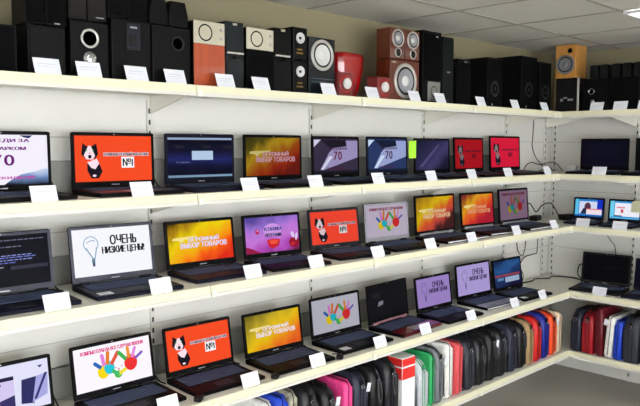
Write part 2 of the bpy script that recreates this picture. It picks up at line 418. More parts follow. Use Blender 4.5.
def art_win(a):
    a.rect(0, 0, 1, 1, em_grad('blue_picture', [(0, (20, 24, 60)), (.35, (40, 84, 140)), (.6, (30, 50, 96)), (1, (24, 20, 50))], .3, .8, 0, .3, 2.5)); a.rect(.38, .16, .92, .36, (150, 170, 196)); a.rect(.0, .40, .95, .47, (150, 62, 70)); a.rect(.1, .26, .32, .36, (90, 130, 170))

# ------------------------------------------------------------------ laptops
def laptop(label, x, y, z, yaw, w, h, tilt, art, right=False, body=BLK, dep=.24, deck=None, edge=None, rim=None, sticker=False, t=.022, legs=True, group='laptops on display', bez=None):
    deck = deck or body; bez = bez or body
    rz = math.radians(yaw)+(-PI/2 if right else 0)
    T = thing('laptop', label, 'laptop', W(x, y, z), rz, group)
    b = B()
    f = .55                                      # the front edge is thinner than the hinge side
    b.prism([(-dep, .003), (-dep+.004, 0), (-.004, 0), (.006, .004), (.006, t), (-dep+.006, t*f+.004), (-dep, t*f)], 'x', -w/2, w/2, body, .003, 2)
    if edge:                                     # a lighter strip round the front
        b.box(-w/2+.004, w/2-.004, -dep-.0015, -dep+.004, t*f-.006, t*f+.001, edge)
    for sx in (-1, 1):                           # side ports
        for k in range(3): b.box(sx*w/2-.0008, sx*w/2+.0008, -.16+k*.035, -.14+k*.035, .006, .011, KEYB)
    b.obj('base', T)
    base = T.children[0] if T.children else None
    base = [o for o in COL.objects if o.parent == T][-1]
    sl = (t-(t*f+.004))/(dep)
    def zt(yy): return t*f+.004+(yy+dep-.006)*sl+.0005
    if deck is not body:
        p = B(); y0, y1 = -dep+.008, -dep+.092
        p.prism([(y0, zt(y0)-.001), (y1, zt(y1)-.001), (y1, zt(y1)+.0008), (y0, zt(y0)+.0008)], 'x', -w/2+.006, w/2-.006, deck)
        p.obj('palm_rest', base)
    k = B(); kw = w*.86; y0, y1 = -.135*dep/.24, -.022
    k.prism([(y0, zt(y0)), (y1, zt(y1)), (y1, zt(y1)+.0006), (y0, zt(y0)+.0006)], 'x', -kw/2, kw/2, KEYB)
    rows, cols = 6, 15; ry = (y1-y0)/rows; cx = kw/cols
    for r in range(rows):
        ya = y0+ry*r+.0015; yb = ya+ry-.003
        c = 0
        while c < cols:
            span = 5 if (r == 0 and c == 4) else 1
            k.box(-kw/2+cx*c+.0012, -kw/2+cx*(c+span)-.0012, ya, yb, zt((ya+yb)/2), zt((ya+yb)/2)+.0028, KEY)
            c += span
    k.obj('keyboard', base)
    q = B(); ty0, ty1 = -dep+.022, -dep+.078
    q.prism([(ty0, zt(ty0)), (ty1, zt(ty1)), (ty1, zt(ty1)+.0012), (ty0, zt(ty0)+.0012)], 'x', -.055, .035, SILV if deck is not body else DKGREY, .0004, 1)
    q.obj('touchpad', base)
    if sticker:
        st = B(); y0, y1 = -dep+.02, -dep+.06
        st.prism([(y0, zt(y0)), (y1, zt(y1)), (y1, zt(y1)+.001), (y0, zt(y0)+.001)], 'x', -w/2+.02, -w/2+.075, PALE)
        st.obj('sticker', base)['label'] = 'silver sticker on the palm rest'
    # lid: its own frame, hinged at the back and leaning back by the tilt
    l = B(); z0 = 0
    c = .008
    l.prism([(-w/2, z0), (w/2, z0), (w/2, h-c), (w/2-c*.3, h-c*.3), (w/2-c, h), (-w/2+c, h), (-w/2+c*.3, h-c*.3), (-w/2, h-c)], 'y', 0, .008, body, .0015, 1)
    bs, bt, bb = (.013, .014, .024)
    for X0, X1, Z0, Z1 in ((-w/2+.001, -w/2+bs, .002, h-.003), (w/2-bs, w/2-.001, .002, h-.003), (-w/2+bs, w/2-bs, h-bt, h-.003), (-w/2+bs, w/2-bs, .002, bb)):
        l.box(X0, X1, -.0025, .001, Z0, Z1, bez)
    l.box(-.018, .018, -.0031, -.002, .008, .0125, SILV)           # small maker's mark under the display
    l.box(-.003, .003, -.0031, -.002, h-.009, h-.006, SILV)        # webcam
    lid = l.obj('lid', T, (0, 0, t+.004), 0, -math.radians(tilt))
    for sx in (-1, 1):
        hg = B(); hg.prism([(-.006+.007*math.cos(a), .0+.007*math.sin(a)) for a in [i*PI/5 for i in range(10)]], 'x', sx*w*.36-.022, sx*w*.36+.022, rim or DKGREY, 0, 1, True); hg.obj('hinge', lid, (0, .004, -.002))
    if rim: B().box(-w*.42, w*.42, -.010, -.0026, .001, .011, rim).obj('hinge_cover', lid)
    s = B(); a = Art(s, w-2*bs, h-bt-bb, bb, -.0006); art(a)
    s.obj('screen', lid)
    return T

G2 = 'laptops on the upper laptop shelf'; G3 = 'laptops on the middle laptop shelf'; G4 = 'laptops on the lower laptop shelf'
L2, L3, L4 = S[2], S[3], S[4]
laptop('black laptop at far left of the upper laptop shelf, white sale screen with purple 70', -0.681, -.106, L2, 0, .375, .226, 1.5, art_sale, dep=.228, group=G2)
laptop('black laptop on upper laptop shelf showing a black and white cat on bright orange', -0.222, -.106, L2, .8, .377, .226, 1.5, art_cat, dep=.228, group=G2, deck=mat('deck_wine', (44, 26, 34), .4))
laptop('black laptop on upper laptop shelf with dark blue screen and pale centre box', 0.210, -.106, L2, -.5, .377, .226, .8, art_setup, dep=.228, group=G2, body=NAVYP)
laptop('black laptop on upper laptop shelf showing dim autumn colours, below the cream-topped black speaker', 0.651, -.106, L2, 1.2, .388, .227, 1.5, lambda a: art_autumn(a, 'dim', .78, .08, [(0, (50, 50, 20)), (.25, (96, 84, 16)), (.45, (206, 166, 30)), (.65, (180, 84, 20)), (.85, (170, 40, 14)), (1, (120, 24, 12))], (190, 140, 150), (150, 110, 120)), dep=.228, group=G2)
laptop('laptop on upper laptop shelf with dusky violet 70 sale screen, between autumn and blue screens', 1.102, -.106, L2, 3.5, .392, .225, 1.5, art_seventy, dep=.228, group=G2)
laptop('laptop on upper laptop shelf with bluer 70 sale screen, left of the green sticky note', 1.537, -.106, L2, 3.5, .396, .227, 2, lambda a: art_seventy(a, 1, (38, 54, 96), (150, 160, 206), (200, 216, 240), (70, 10, 40)), dep=.228, group=G2, body=NAVYP)
laptop('laptop on upper laptop shelf with plain dark violet screen, right of the green sticky note', 1.975, -.106, L2, 2.6, .390, .221, 2, art_dark, dep=.228, group=G2)
laptop('laptop on upper laptop shelf with dark crimson cat screen, left of a brighter crimson one', 2.384, -.106, L2, 2.8, .372, .230, 2.7, lambda a: art_cat(a, .45, (160, 18, 28), False), dep=.228, group=G2)
laptop('laptop with pinkish crimson cat screen, last one on the upper laptop shelf before the corner', 2.841, -.106, L2, .2, .405, .245, 2.5, lambda a: art_cat(a, .5, (206, 26, 56), False), dep=.228, group=G2)
laptop('black laptop with dark blue screen on the right wall, upper laptop shelf', 3.431, -.564, L2, .3, .359, .230, 1.0, art_offblue, True, group=G2)
laptop('black laptop cut by the right photo edge on the upper laptop shelf, screen dark', 3.431, -.972, L2, 0, .365, .232, 1.0, art_off, True, group=G2)
laptop('blue-black laptop at far left of middle laptop shelf, black screen with lines of console text', -.712, -.180, L3, -1, .372, .227, 8, art_console, group=G3, body=NAVYP, bez=mat('bezel_slate', (40, 42, 60), .45))
laptop('dark laptop with white lightbulb screen, large and bright, on the middle laptop shelf', -.277, -.195, L3, -3.5, .360, .227, 9.3, art_bulb, group=G3, body=NAVYP, bez=mat('bezel_slate', (40, 42, 60), .45), sticker=True)
laptop('black laptop on middle laptop shelf with vivid yellow and orange screen, right of lightbulb one', .170, -.172, L3, -2.6, .365, .214, 8.3, lambda a: art_autumn(a, 'vivid'), group=G3, body=NAVYP, bez=BLK)
laptop('black laptop on middle laptop shelf showing a purple picture with red cup', .577, -.190, L3, -5, .346, .213, 6.5, art_purple, group=G3)
laptop('black laptop on middle laptop shelf showing cat on orange red, right of the purple screen', 1.028, -.180, L3, -5.5, .352, .211, 8.1, lambda a: art_cat(a, .85, (232, 66, 44)), group=G3, bez=DKGREY)
laptop('laptop on middle laptop shelf showing colourful handprints on a grey screen with silver frame', 1.447, -.187, L3, -5, .354, .221, 5.5, lambda a: art_hands(a, .8, (176, 166, 184), (120, 34, 60)), group=G3, bez=mat('bezel_silver', (150, 150, 158), .3, .3))
laptop('laptop on middle laptop shelf with blurred yellow and red autumn screen and silver hinge bar', 1.920, -.180, L3, -.9, .402, .244, 4, lambda a: art_autumn(a, 'far', .9, .12, [(0, (90, 70, 30)), (.3, (196, 150, 20)), (.5, (226, 190, 10)), (.68, (226, 90, 40)), (.85, (200, 70, 60)), (1, (70, 30, 30))], (214, 180, 140), (190, 150, 110)), group=G3, rim=SILV, edge=PALE)
laptop('laptop on middle laptop shelf with orange and crimson autumn screen, left of pink-grey handprints', 2.418, -.165, L3, -5, .356, .236, 5.2, lambda a: art_autumn(a, 'crimson', .92, .14, [(0, (50, 30, 70)), (.25, (150, 60, 30)), (.45, (230, 170, 30)), (.62, (236, 110, 40)), (.8, (220, 60, 40)), (1, (180, 30, 50))], (216, 150, 110), (190, 120, 90)), group=G3, rim=SILV, edge=PALE)
laptop('laptop with dim pink-grey handprint screen, last on middle laptop shelf before the corner', 2.853, -.183, L3, -.9, .388, .245, 4.6, lambda a: art_hands(a, .55, (116, 92, 112), (90, 20, 40)), group=G3, rim=SILV, edge=PALE)
laptop('small netbook with bright blue desktop on the right wall, nearer the corner', 3.431, -.457, L3, 3.2, .231, .165, 6.7, art_desk, True, dep=.17, group=G3, body=NAVYP)
laptop('small netbook with blue desktop on the right wall, beige paper over its corner', 3.431, -.726, L3, 2, .236, .165, 6.7, art_desk2, True, dep=.17, group=G3, body=NAVYP)
laptop('black laptop at bottom left corner of the photo showing a pale shop page', -.728, -.182, L4, -.5, .375, .216, 9, art_shop, group=G4)
laptop('black laptop on lower laptop shelf with bright handprints and pink title, largest handprint screen', -.267, -.165, L4, .6, .373, .215, 9.9, art_hands, group=G4)
laptop('black laptop on lower laptop shelf showing a cat on bright orange', .148, -.182, L4, -1.1, .362, .218, 9.6, art_cat, group=G4, sticker=False)
laptop('black laptop on lower laptop shelf with yellow and orange autumn screen', .578, -.200, L4, -1.5, .369, .212, 8.9, lambda a: art_autumn(a, 'lower', .96, -.06, [(0, (120, 110, 30)), (.25, (196, 170, 40)), (.45, (236, 196, 20)), (.65, (240, 160, 20)), (.85, (238, 110, 30)), (1, (222, 84, 26))], (240, 226, 226), (200, 170, 170)), group=G4, bez=BLK)
laptop('black laptop on lower laptop shelf with small handprints on grey, silver palm rest sticker', 1.035, -.184, L4, -.6, .380, .218, 6.7, lambda a: art_hands(a, .82, (170, 170, 182), head=False), group=G4, sticker=True, bez=BLK)
laptop('wine-red trimmed black laptop with a dark mirror-like screen on the lower laptop shelf', 1.480, -.178, L4, 4, .392, .226, 6.6, art_mirror, group=G4, edge=REDP, deck=REDP, rim=mat('pink_trim', (170, 120, 130), .3, .3))
laptop('black laptop with lilac lightbulb screen, right next to the dark mirror-like screen', 1.911, -.190, L4, -1, .359, .215, 7.9, lambda a: art_bulb(a, 1, (150, 126, 190), (44, 32, 70), (100, 84, 140)), group=G4)
laptop('laptop with lilac lightbulb screen and silver palm rest, left of the blue screen', 2.399, -.160, L4, -3, .382, .235, 6.5, lambda a: art_bulb(a, 1, (166, 150, 206), (60, 46, 90), (120, 106, 160)), group=G4, deck=mat('deck_silver', (150, 154, 162), .35, .3), edge=PALE)
laptop('laptop with dim blue screen, last on the lower laptop shelf before the corner', 2.791, -.191, L4, -1.9, .357, .224, 8.5, art_win, group=G4, sticker=True)
laptop('black laptop with a black screen on the right wall, lower laptop shelf', 3.460, -.588, L4, 6, .355, .232, 9.7, art_off, True, group=G4, dep=.25, body=BLKM)
laptop('blue-black laptop cut by the right photo edge on the lower laptop shelf', 3.455, -.985, L4, 2, .365, .225, 9, art_offblue, True, group=G4, body=NAVYP)

# ------------------------------------------------------------------ price cards
def card(label, x, y, z, right=False, w=.094, h=.060, lean=22, g=None, yaw=0):
    b = B(); a = math.radians(lean); t = .0012
    def P(u, v): return (u, v*math.sin(a), v*math.cos(a)+.001)
    for s0, s1, m, u0, u1, v0, v1 in ((0, t, CARD, -w/2, w/2, 0, h), (-.0004, 0, CARDL, -w*.36, w*.34, h*.60, h*.66), (-.0004, 0, CARDL, -w*.36, w*.26, h*.44, h*.48)):
        pts = []
        for vv, ss in ((v0, s0), (v1, s0), (v1, s1), (v0, s1)):
            pts.append((vv*math.sin(a)+ss*math.cos(a), vv*math.cos(a)-ss*math.sin(a)+.001))
        b.prism(pts, 'x', u0, u1, m)
    b.box(-w/2+.004, w/2-.004, 0, .018, 0, .0012, CLIP)       # folded foot that stands on the shelf
    b.prism([(.0155, .0012), (.018, .0012), (.0155, .032), (.0135, .032)], 'x', -.008, .008, CLIP)
    o = b.obj('price_card', None, W(x, y, z), (-PI/2 if right else 0)+math.radians(yaw))
    return tag(o, label, 'price tag', g)
CG = {1: 'price cards on the speaker shelf', 2: 'price cards on the upper laptop shelf', 3: 'price cards on the middle laptop shelf', 4: 'price cards on the lower laptop shelf'}
c1 = [(-.607, 'before the plain black cabinet at far left'), (-.452, 'before the cabinet with the ringed volume dial'), (-.258, 'before the cabinet with the square display'), (-.085, 'before the cabinet topped by two chamfered speakers'),
      (.163, 'at the lower right of the orange-wood speaker'), (.360, 'before the cream-topped black speaker'), (.784, 'before the black subwoofer with the big white cone'), (1.105, 'between the two small red speakers'),
      (1.456, 'before the cherry-wood speaker'), (1.694, 'before the tall black tower beside the cherry-wood speaker'), (2.115, 'before the short black box right of the towers'), (2.517, 'between the two deep black speaker boxes'), (2.91, 'last before the corner')]
for x, t in c1: card('white price card on the speaker shelf '+t, x, -.372, S[1], g=CG[1])
for y, t in ((-.629, 'before the chrome ring box'), (-.792, 'second from the right edge'), (-.957, 'cut by the right photo edge')): card('white price card on the right wall top shelf, '+t, 3.132, y, S[1], True, .094, g=CG[1])
c2 = [(-.636, 'right of the white sale screen'), (-.250, 'right of the orange cat screen'), (.286, 'between dark blue and autumn screens'), (.689, 'right of the dim autumn screen'), (1.148, 'under the gap between the two 70 screens'),
      (1.608, 'right below the green sticky note'), (2.016, 'right of the plain violet screen'), (2.436, 'between the crimson cats'), (2.954, 'last before the corner')]
for x, t in c2: card('white price card on the upper laptop shelf, '+t, x, -.382, S[2], g=CG[2])
card('white price card on the right wall upper laptop shelf before the dark screen', 3.132, -.661, S[2], True, .1, g=CG[2])
c3 = [(-.634, 'right of the console text laptop'), (-.220, 'right of the white lightbulb laptop'), (.238, 'right of the vivid yellow laptop'), (.619, 'right of the purple picture laptop'), (1.061, 'right of the orange-red cat laptop'),
      (1.506, 'right of the grey handprint laptop'), (1.912, 'right of the blurred autumn laptop'), (2.425, 'right of the crimson autumn laptop'), (2.925, 'last before the corner')]
for x, t in c3: card('white price card on the middle laptop shelf, '+t, x, -.460, S[3], g=CG[3])
card('white price card before the netbook nearer the corner', 3.170, -.537, S[3], True, .1, g=CG[3]); card('white price card before the netbook with the beige paper', 3.170, -.802, S[3], True, .1, g=CG[3])
c4 = [(-.196, 'right of the large handprint laptop'), (.220, 'right of the bright orange cat laptop'), (.629, 'right of the yellow autumn laptop'), (1.085, 'right of the small handprint laptop'), (1.470, 'right of the wine-red laptop'),
      (1.923, 'between the two lilac lightbulb laptops'), (2.425, 'right of the silver palm rest'), (2.791, 'last before the corner')]
for x, t in c4: card('white price card on the lower laptop shelf, '+t, x, -.460, S[4], g=CG[4])
card('white price card on the right wall lower laptop shelf before the black screen', 3.170, -.675, S[4], True, .1, g=CG[4])

# ------------------------------------------------------------------ shelves
def shelf(label, x, y, z, width, depth, right=False, front=None, brackets=(0,), clip=True):
    """origin at the wall, local x along the shelf, local -y towards the room"""
    T = thing('wall_shelf', label, 'shelf', W(x, y, z), -PI/2 if right else 0, 'white wall shelving')
    w = width; f0, f1 = front if front else (0, w)
    B().box(.0008, w-.0008, -depth+.008, -.014, -.026, -.0005, WHITE, .0015, 1).obj('shelf_board', T)
    r = B(); r.prism([(-depth, -.032), (-depth+.007, -.032), (-depth+.007, -.0008), (-depth+.003, -.0008)], 'x', f0+.001, f1-.001, RAIL, .0006, 1); rail = r.obj('price_rail', T)
    r = B(); r.prism([(-depth-.004, -.046), (-depth+.014, -.046), (-depth+.014, -.042), (-depth+.007, -.040), (-depth+.007, -.0325), (-depth-.003, -.0325)], 'x', f0+.001, f1-.001, LIP, .0006, 1); r.obj('rail_lip', rail)
    if clip:
        B().box(f0+.004, f0+.026, -depth-.006, -depth-.0045, -.048, -.018, CLIP, .0005, 1).obj('joint_clip', T)
    for bx in brackets:
        k = B(); k.prism([(-.014, -.027), (-depth+.06, -.027), (-depth+.06, -.034), (-.05, -.100), (-.014, -.106)], 'x', bx-.003+.006, bx+.003+.006, WHITE); k.obj('bracket', T)
    return T
LEV = {1: 'speaker shelf', 2: 'upper laptop shelf', 3: 'middle laptop shelf', 4: 'lower laptop shelf', 5: 'bag shelf'}
BAY = ['at far left', 'second bay from left', 'third bay from left', 'fourth bay from left', 'running into the corner']
for lv in S:
    for i, x0 in enumerate((-1, 0, 1, 2)):
        shelf('white steel %s section %s, back wall' % (LEV[lv], BAY[i]), x0, 0, S[lv], 1, DL[lv])
    shelf('white steel %s section %s, back wall' % (LEV[lv], BAY[4]), 3, 0, S[lv], XC-3-.002, DL[lv], front=(0, XC-DR[lv]-3), brackets=(0, .585))
    shelf('white steel %s section from the corner, right wall' % LEV[lv], XC, -DL[lv]+.006, S[lv], 1, DR[lv], True, brackets=(.30,), clip=False)
    shelf('white steel %s section at the right photo edge, right wall' % LEV[lv], XC, -DL[lv]+.006-1, S[lv], 1, DR[lv], True, brackets=(.30,))
# slotted uprights
def upright(label, x, y, right=False):
    b = B(); z0, z1 = -ZO+.001, .40
    b.box(-.010, .010, -.012, -.0005, z0, z1, mat('upright_white', (206, 205, 198), .5), .001, 1)
    z = z0+.04
    while z < z1-.04:
        b.box(-.0045, .0045, -.0130, -.0119, z, z+.022, SLOT); z += .05
    o = b.obj('shelf_upright', None, W(x, y, 0), -PI/2 if right else 0)
    return tag(o, label, 'shelf post', 'slotted shelf uprights')
for x, t in ((-1, 'beyond the left photo edge'), (0, 'beside the leftmost whole laptops'), (1, 'left of the photo centre'), (2, 'behind the plain violet laptop screen'), (3, 'one bay before the corner'), (3.59, 'right next to the corner')):
    upright('white slotted steel upright on the back wall, '+t, x, 0)
for y, t in ((-.035, 'touching the corner'), (-.69, 'behind the black-screen laptops'), (-1.69, 'beyond the right photo edge')): upright('white slotted steel upright on the right wall, '+t, XC, y, True)
# raised grey band along the back of the laptop shelves
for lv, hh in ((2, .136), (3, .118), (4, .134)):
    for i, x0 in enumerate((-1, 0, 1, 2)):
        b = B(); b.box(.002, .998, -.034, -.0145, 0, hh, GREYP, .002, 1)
        tag(b.obj('back_band', None, W(x0, 0, S[lv])), 'grey band at the back of the %s, %s' % (LEV[lv], BAY[i]), 'cable trunking', 'grey bands behind the laptops')

# ------------------------------------------------------------------ speakers
def speaker(label, x0, x1, h, dep, m, feats=(), z=0, y=-.31, right=False, shape=None, sub='speaker', name='speaker', legs=True, bev=.003):
    w = abs(x1-x0); c = (x0+x1)/2
    T = thing(name, label, sub, W(y if right else c, c if right else y, S[1]+z), -PI/2 if right else 0, None)
    b = B()
    ft = .004
    for sx in (-1, 1):
        for yy in (.02, dep-.02): b.box(sx*(w/2-.016)-.006, sx*(w/2-.016)+.006, yy-.006, yy+.006, 0, ft, RUBB)
    if shape: b.prism([(px*w-w/2, ft+pz*(h-ft)) for px, pz in shape], 'y', 0, dep, m, bev, 2)
    else: b.box(-w/2, w/2, 0, dep, ft, h, m, bev, 2)
    cab = b.obj('cabinet', T)
    for f in feats:
        k = f[0]; X = f[1]*w-w/2; Z = f[2]*h
        if k == 'driver':                      # r, ring material, cone material, cap material, squash
            _, _, _, r, rm, cm, dm = f[:7]; sq = f[7] if len(f) > 7 else 1
            d = B(); d.lathe([(r, 0), (r, .005), (r*.93, .008), (r*.82, .006), (r*.78, .003)], (0, 0, 0), rm)
            if rm is not CONEW: d.lathe([(r*.80, .004), (r*.74, .0065), (r*.66, .004)], (0, 0, 0), RUBB)
            else: d.lathe([(r*.80, .004), (r*.66, .004)], (0, 0, 0), CONEW)
            d.lathe([(r*.67, .0045), (r*.5, .0025), (r*.28, .001), (0, .001)], (0, 0, 0), cm)
            o = d.obj('driver', T, (X, -.006 if rm is CONEW and any(q[0] == 'port' for q in feats) else 0, Z)); o.scale = (1, 1, sq)
            e = B(); e.lathe([(r*.30, .001), (r*.24, .0045), (r*.12, .0065), (0, .007)], (0, 0, 0), dm, 16); e.obj('dust_cap', o)
        elif k == 'port':
            _, _, _, r, rm = f; d = B(); d.lathe([(r, 0), (r, .004), (r*.86, .005), (r*.74, .001)], (0, 0, 0), rm); d.lathe([(r*.75, .0012), (0, .0008)], (0, 0, 0), REDG if rm is REDG else PIT)
            d.obj('bass_port', T, (X, 0, Z))
        elif k == 'knob':
            _, _, _, r, rm = f; d = B(); d.lathe([(r*1.25, 0), (r*1.25, .002), (r, .0025), (r*.95, .012), (r*.8, .0135), (0, .0135)], (0, 0, 0), rm, 20); d.obj('knob', T, (X, 0, Z))
        elif k == 'panel':
            _, xa, za, xb, zb, pm = f; d = B(); d.box(xa*w-w/2, xb*w-w/2, -.004, -.0002, za*h, zb*h, pm, .0012, 1); d.obj('front_panel', T)
        elif k == 'badge':
            _, xa, za, bw, bh, pm = f[:6]; d = B(); d.box(X-bw/2, X+bw/2, -.0055, -.0042 if len(f) > 6 else -.0003, Z-bh/2, Z+bh/2, pm); d.obj('badge', T)
        elif k == 'strip':
            _, xa, za, xb, zb, pm = f; d = B(); d.box(xa*w-w/2, xb*w-w/2, -.006, -.0003, za*h, zb*h, pm, .001, 1); d.obj('trim_strip', T)
    return T
GRILLE = lambda m=SPKM: ('panel', .05, .05, .95, .95, m)
speaker('low black speaker cabinet cut by the left photo edge', -.86, -.69, .165, .22, SPK, [GRILLE()])
speaker('plain black speaker cabinet second from the left, pair of dark speakers on top', -.653, -.515, .176, .24, SPK, [GRILLE(SPK)])
speaker('dark slim speaker on the left of the plain cabinet top', -.660, -.588, .19, .12, SPK, [GRILLE()], z=.176)
speaker('dark slim speaker on the right of the plain cabinet top', -.584, -.508, .19, .12, SPK, [GRILLE(), ('badge', .5, .06, .02, .004, SILV)], z=.176)
speaker('black subwoofer with a ringed bass port above a round metal volume dial', -.496, -.346, .210, .24, SPK, [('port', .50, .71, .036, SILR), ('knob', .50, .36, .021, CHROME)], name='subwoofer')
speaker('brown-black slim speaker on the ringed-port subwoofer, left one', -.500, -.430, .18, .12, SPKBR, [('panel', .06, .12, .94, .96, SPKBR), ('strip', .03, .02, .97, .06, SPK)], z=.21)
speaker('brown-black slim speaker on the ringed-port subwoofer, right one', -.426, -.352, .18, .12, SPKBR, [('panel', .06, .12, .94, .96, SPKBR), ('strip', .03, .02, .97, .06, SPK), ('badge', .6, .10, .03, .004, SILV, 1)], z=.21)
speaker('black subwoofer with a small square display near its top', -.333, -.165, .238, .25, SPK, [('panel', .38, .52, .72, .95, DKGREY), ('strip', .44, .58, .64, .76, RUBB), ('badge', .55, .88, .03, .007, SILV, 1)], name='subwoofer')
speaker('black satellite speaker on top of the square-display subwoofer, left', -.345, -.262, .17, .11, SPK, [GRILLE()], z=.238)
speaker('black satellite speaker on top of the square-display subwoofer, right', -.258, -.175, .17, .11, SPK, [GRILLE()], z=.238)
speaker('black subwoofer with one grey-rimmed port, left of the orange-wood speaker', -.157, .022, .233, .25, SPK, [('port', .66, .72, .030, DKGREY)], name='subwoofer')
CH = [(0, 0), (1, 0), (1.0, .45), (.86, 1), (.14, 1), (0, .45)]
speaker('black chamfered satellite speaker standing left on the grey-rimmed-port subwoofer', -.166, -.082, .105, .09, SPK, [], z=.233, shape=CH)
speaker('black chamfered satellite speaker standing right on the grey-rimmed-port subwoofer', -.078, .014, .105, .09, SPK, [], z=.233, shape=CH)
speaker('orange-wood subwoofer with a cream control panel on top', .038, .197, .275, .24, SPK, [('panel', 0.0, .0, 1, .655, WORG), ('panel', 0, .66, 1, 1, CREAM), ('knob', .88, .90, .008, SILR), ('knob', .88, .765, .008, SILR), ('port', .37, .83, .036, PIT)], name='subwoofer')
for z0, h, t in ((0, .150, 'lower'), (.152, .140, 'upper')):
    speaker('charcoal grey box speaker between orange-wood and cream-topped black ones, %s of two' % t, .203, .303, h, .14, SPKG, [('panel', .03, .03, .97, .86, SPKG), ('badge', .5, .92, .022, .009, CREAM), ('strip', .06, .0, .98, .06, SILR) if z0 else ('badge', .5, .92, .022, .009, CREAM)], z=z0)
speaker('black subwoofer with a cream control panel on top', .317, .474, .278, .24, SPK, [('panel', 0.0, .0, 1, .655, SPKM), ('panel', 0, .66, 1, 1, CREAM), ('knob', .88, .90, .008, SILR), ('knob', .88, .765, .008, SILR), ('port', .37, .83, .036, PIT)], name='subwoofer')
for z0, h, t in ((0, .162, 'lower'), (.164, .132, 'upper')):
    speaker('black box speaker right of the cream-topped black subwoofer, %s of two' % t, .480, .586, h, .14, SPK, [('panel', .03, .03, .97, .86, SPK), ('badge', .5, .92, .022, .009, CREAM), ('strip', .06, .0, .92, .07, SILR) if z0 else ('badge', .5, .92, .022, .009, CREAM)], z=z0)
GOLD = mat('gold_trim', (150, 120, 50), .3, .7)
for z0, t in ((0, 'lower'), (.158, 'upper')):
    speaker('small black studio speaker with a white cone, %s of the stacked pair' % t, .596, .690, .155, .13, SPK, [('driver', .50, .68, .026, CONEW, CONEW, DKGREY), ('badge', .45, .33, .03, .006, GOLD), ('badge', .45, .22, .04, .006, GOLD), ('strip', 0.0, 0, .05, 1, DKGREY)], z=z0)
speaker('black subwoofer with one large white cone in a silver ring', .700, .880, .279, .22, mat('speaker_blue_black', (16, 22, 28), .2), [('driver', .50, .70, .076, SILR, CONEW, CONEW), ('strip', .08, .28, .92, .295, mat('blue_grey_line', (52, 78, 92), .3)), ('strip', .08, .22, .92, .235, mat('blue_grey_line', (52, 78, 92), .3))], name='subwoofer')
# glossy red flared subwoofer
T = thing('subwoofer', 'glossy red flared subwoofer between two small red speakers', 'speaker', W(1.105, -.128, S[1]), 0)
b = B()
prof = [(.078, .012), (.084, .05), (.092, .10), (.100, .16), (.104, .215), (.103, .236), (.094, .245)]
t = bmesh.new(); rings = []
for r, zz in prof: rings.append([t.verts.new((1.12*r*math.copysign(abs(math.cos(a))**.6, math.cos(a)), 1.0*r*math.copysign(abs(math.sin(a))**.6, math.sin(a)), zz)) for a in [2*PI*i/32 for i in range(32)]])
for A, C in zip(rings, rings[1:]):
    for i in range(32): t.faces.new((A[i], A[(i+1) % 32], C[(i+1) % 32], C[i]))
t.faces.new(rings[0][::-1]); t.faces.new(rings[-1]); bmesh.ops.recalc_face_normals(t, faces=t.faces[:]); b._merge(t, REDG, True)
b.obj('body', T); B().box(-.075, .075, -.065, .065, 0, .013, RUBB, .004).obj('foot_plate', T)
for xa, xb, t in ((.895, 1.005, 'left of the flared red subwoofer'), (1.190, 1.300, 'right of the flared red subwoofer')):
    speaker('small red satellite speaker with a white cone, '+t, xa, xb, .125, .075, REDS, [('panel', .04, .04, .96, .96, REDS), ('port', .54, .50, .046, REDG), ('driver', .56, .54, .028, CONEW, CONEW, CONEW)], bev=.012, y=-.315)
speaker('cherry-wood subwoofer with a wide silver-ringed cone', 1.305, 1.560, .225, .10, WRED, [('driver', .52, .50, .098, SILR, CONES, CONEW), ('badge', .12, .93, .03, .007, CREAM)], name='subwoofer')
for xa, xb, t in ((1.305, 1.428, 'left'), (1.434, 1.560, 'right')):
    speaker('cherry-wood satellite speaker with silver figure-eight trim, %s of the pair on the subwoofer' % t, xa, xb, .168, .10, WRED, [('driver', .52, .68, .050, SILR, CONES, CONEW, 1.0), ('driver', .52, .22, .026, SILR, RUBB, RUBB)], z=.226)
speaker('tall black tower speaker with a grey square port panel at its foot', 1.590, 1.770, .412, .20, SPK, [('panel', .05, .32, .95, .96, SPKM), ('panel', .28, .03, .92, .30, mat('port_panel_grey', (120, 120, 116), .4)), ('port', .60, .165, .032, RUBB), ('badge', .72, .93, .02, .008, SILV, 1)], name='tower_speaker')
speaker('slim green-black tower speaker beside the tall black tower', 1.785, 1.892, .395, .16, SPKGR, [('panel', .05, .04, .95, .46, SPKGR), ('panel', .05, .50, .95, .97, SPKGR), ('badge', .5, .48, .025, .007, SILV)], name='tower_speaker')
speaker('short black speaker box right of the slim green-black tower', 1.925, 2.075, .250, .16, SPKM, [GRILLE()])
speaker('flat black device lying on the short black speaker box', 1.940, 2.070, .030, .14, SPK, [('badge', .6, .5, .03, .004, SILV)], z=.25)
GLOW = mat('cone_black_gloss', (10, 10, 11), .3, spec=.3)
for xa, xb, h, t, dp in ((2.264, 2.441, .318, 'left of three before the corner', .20), (2.679, 2.890, .365, 'middle of three before the corner', .26), (2.930, 3.09, .345, 'right of three before the corner', .26)):
    speaker('deep black speaker box with a glossy dark cone, '+t, xa, xb, h, dp, SPK, [('panel', .04, .03, .96, .97, SPKM), ('driver', .45, .38, .05, GLOW, GLOW, GLOW), ('badge', .3, .06, .008, .012, SILV, 1)])
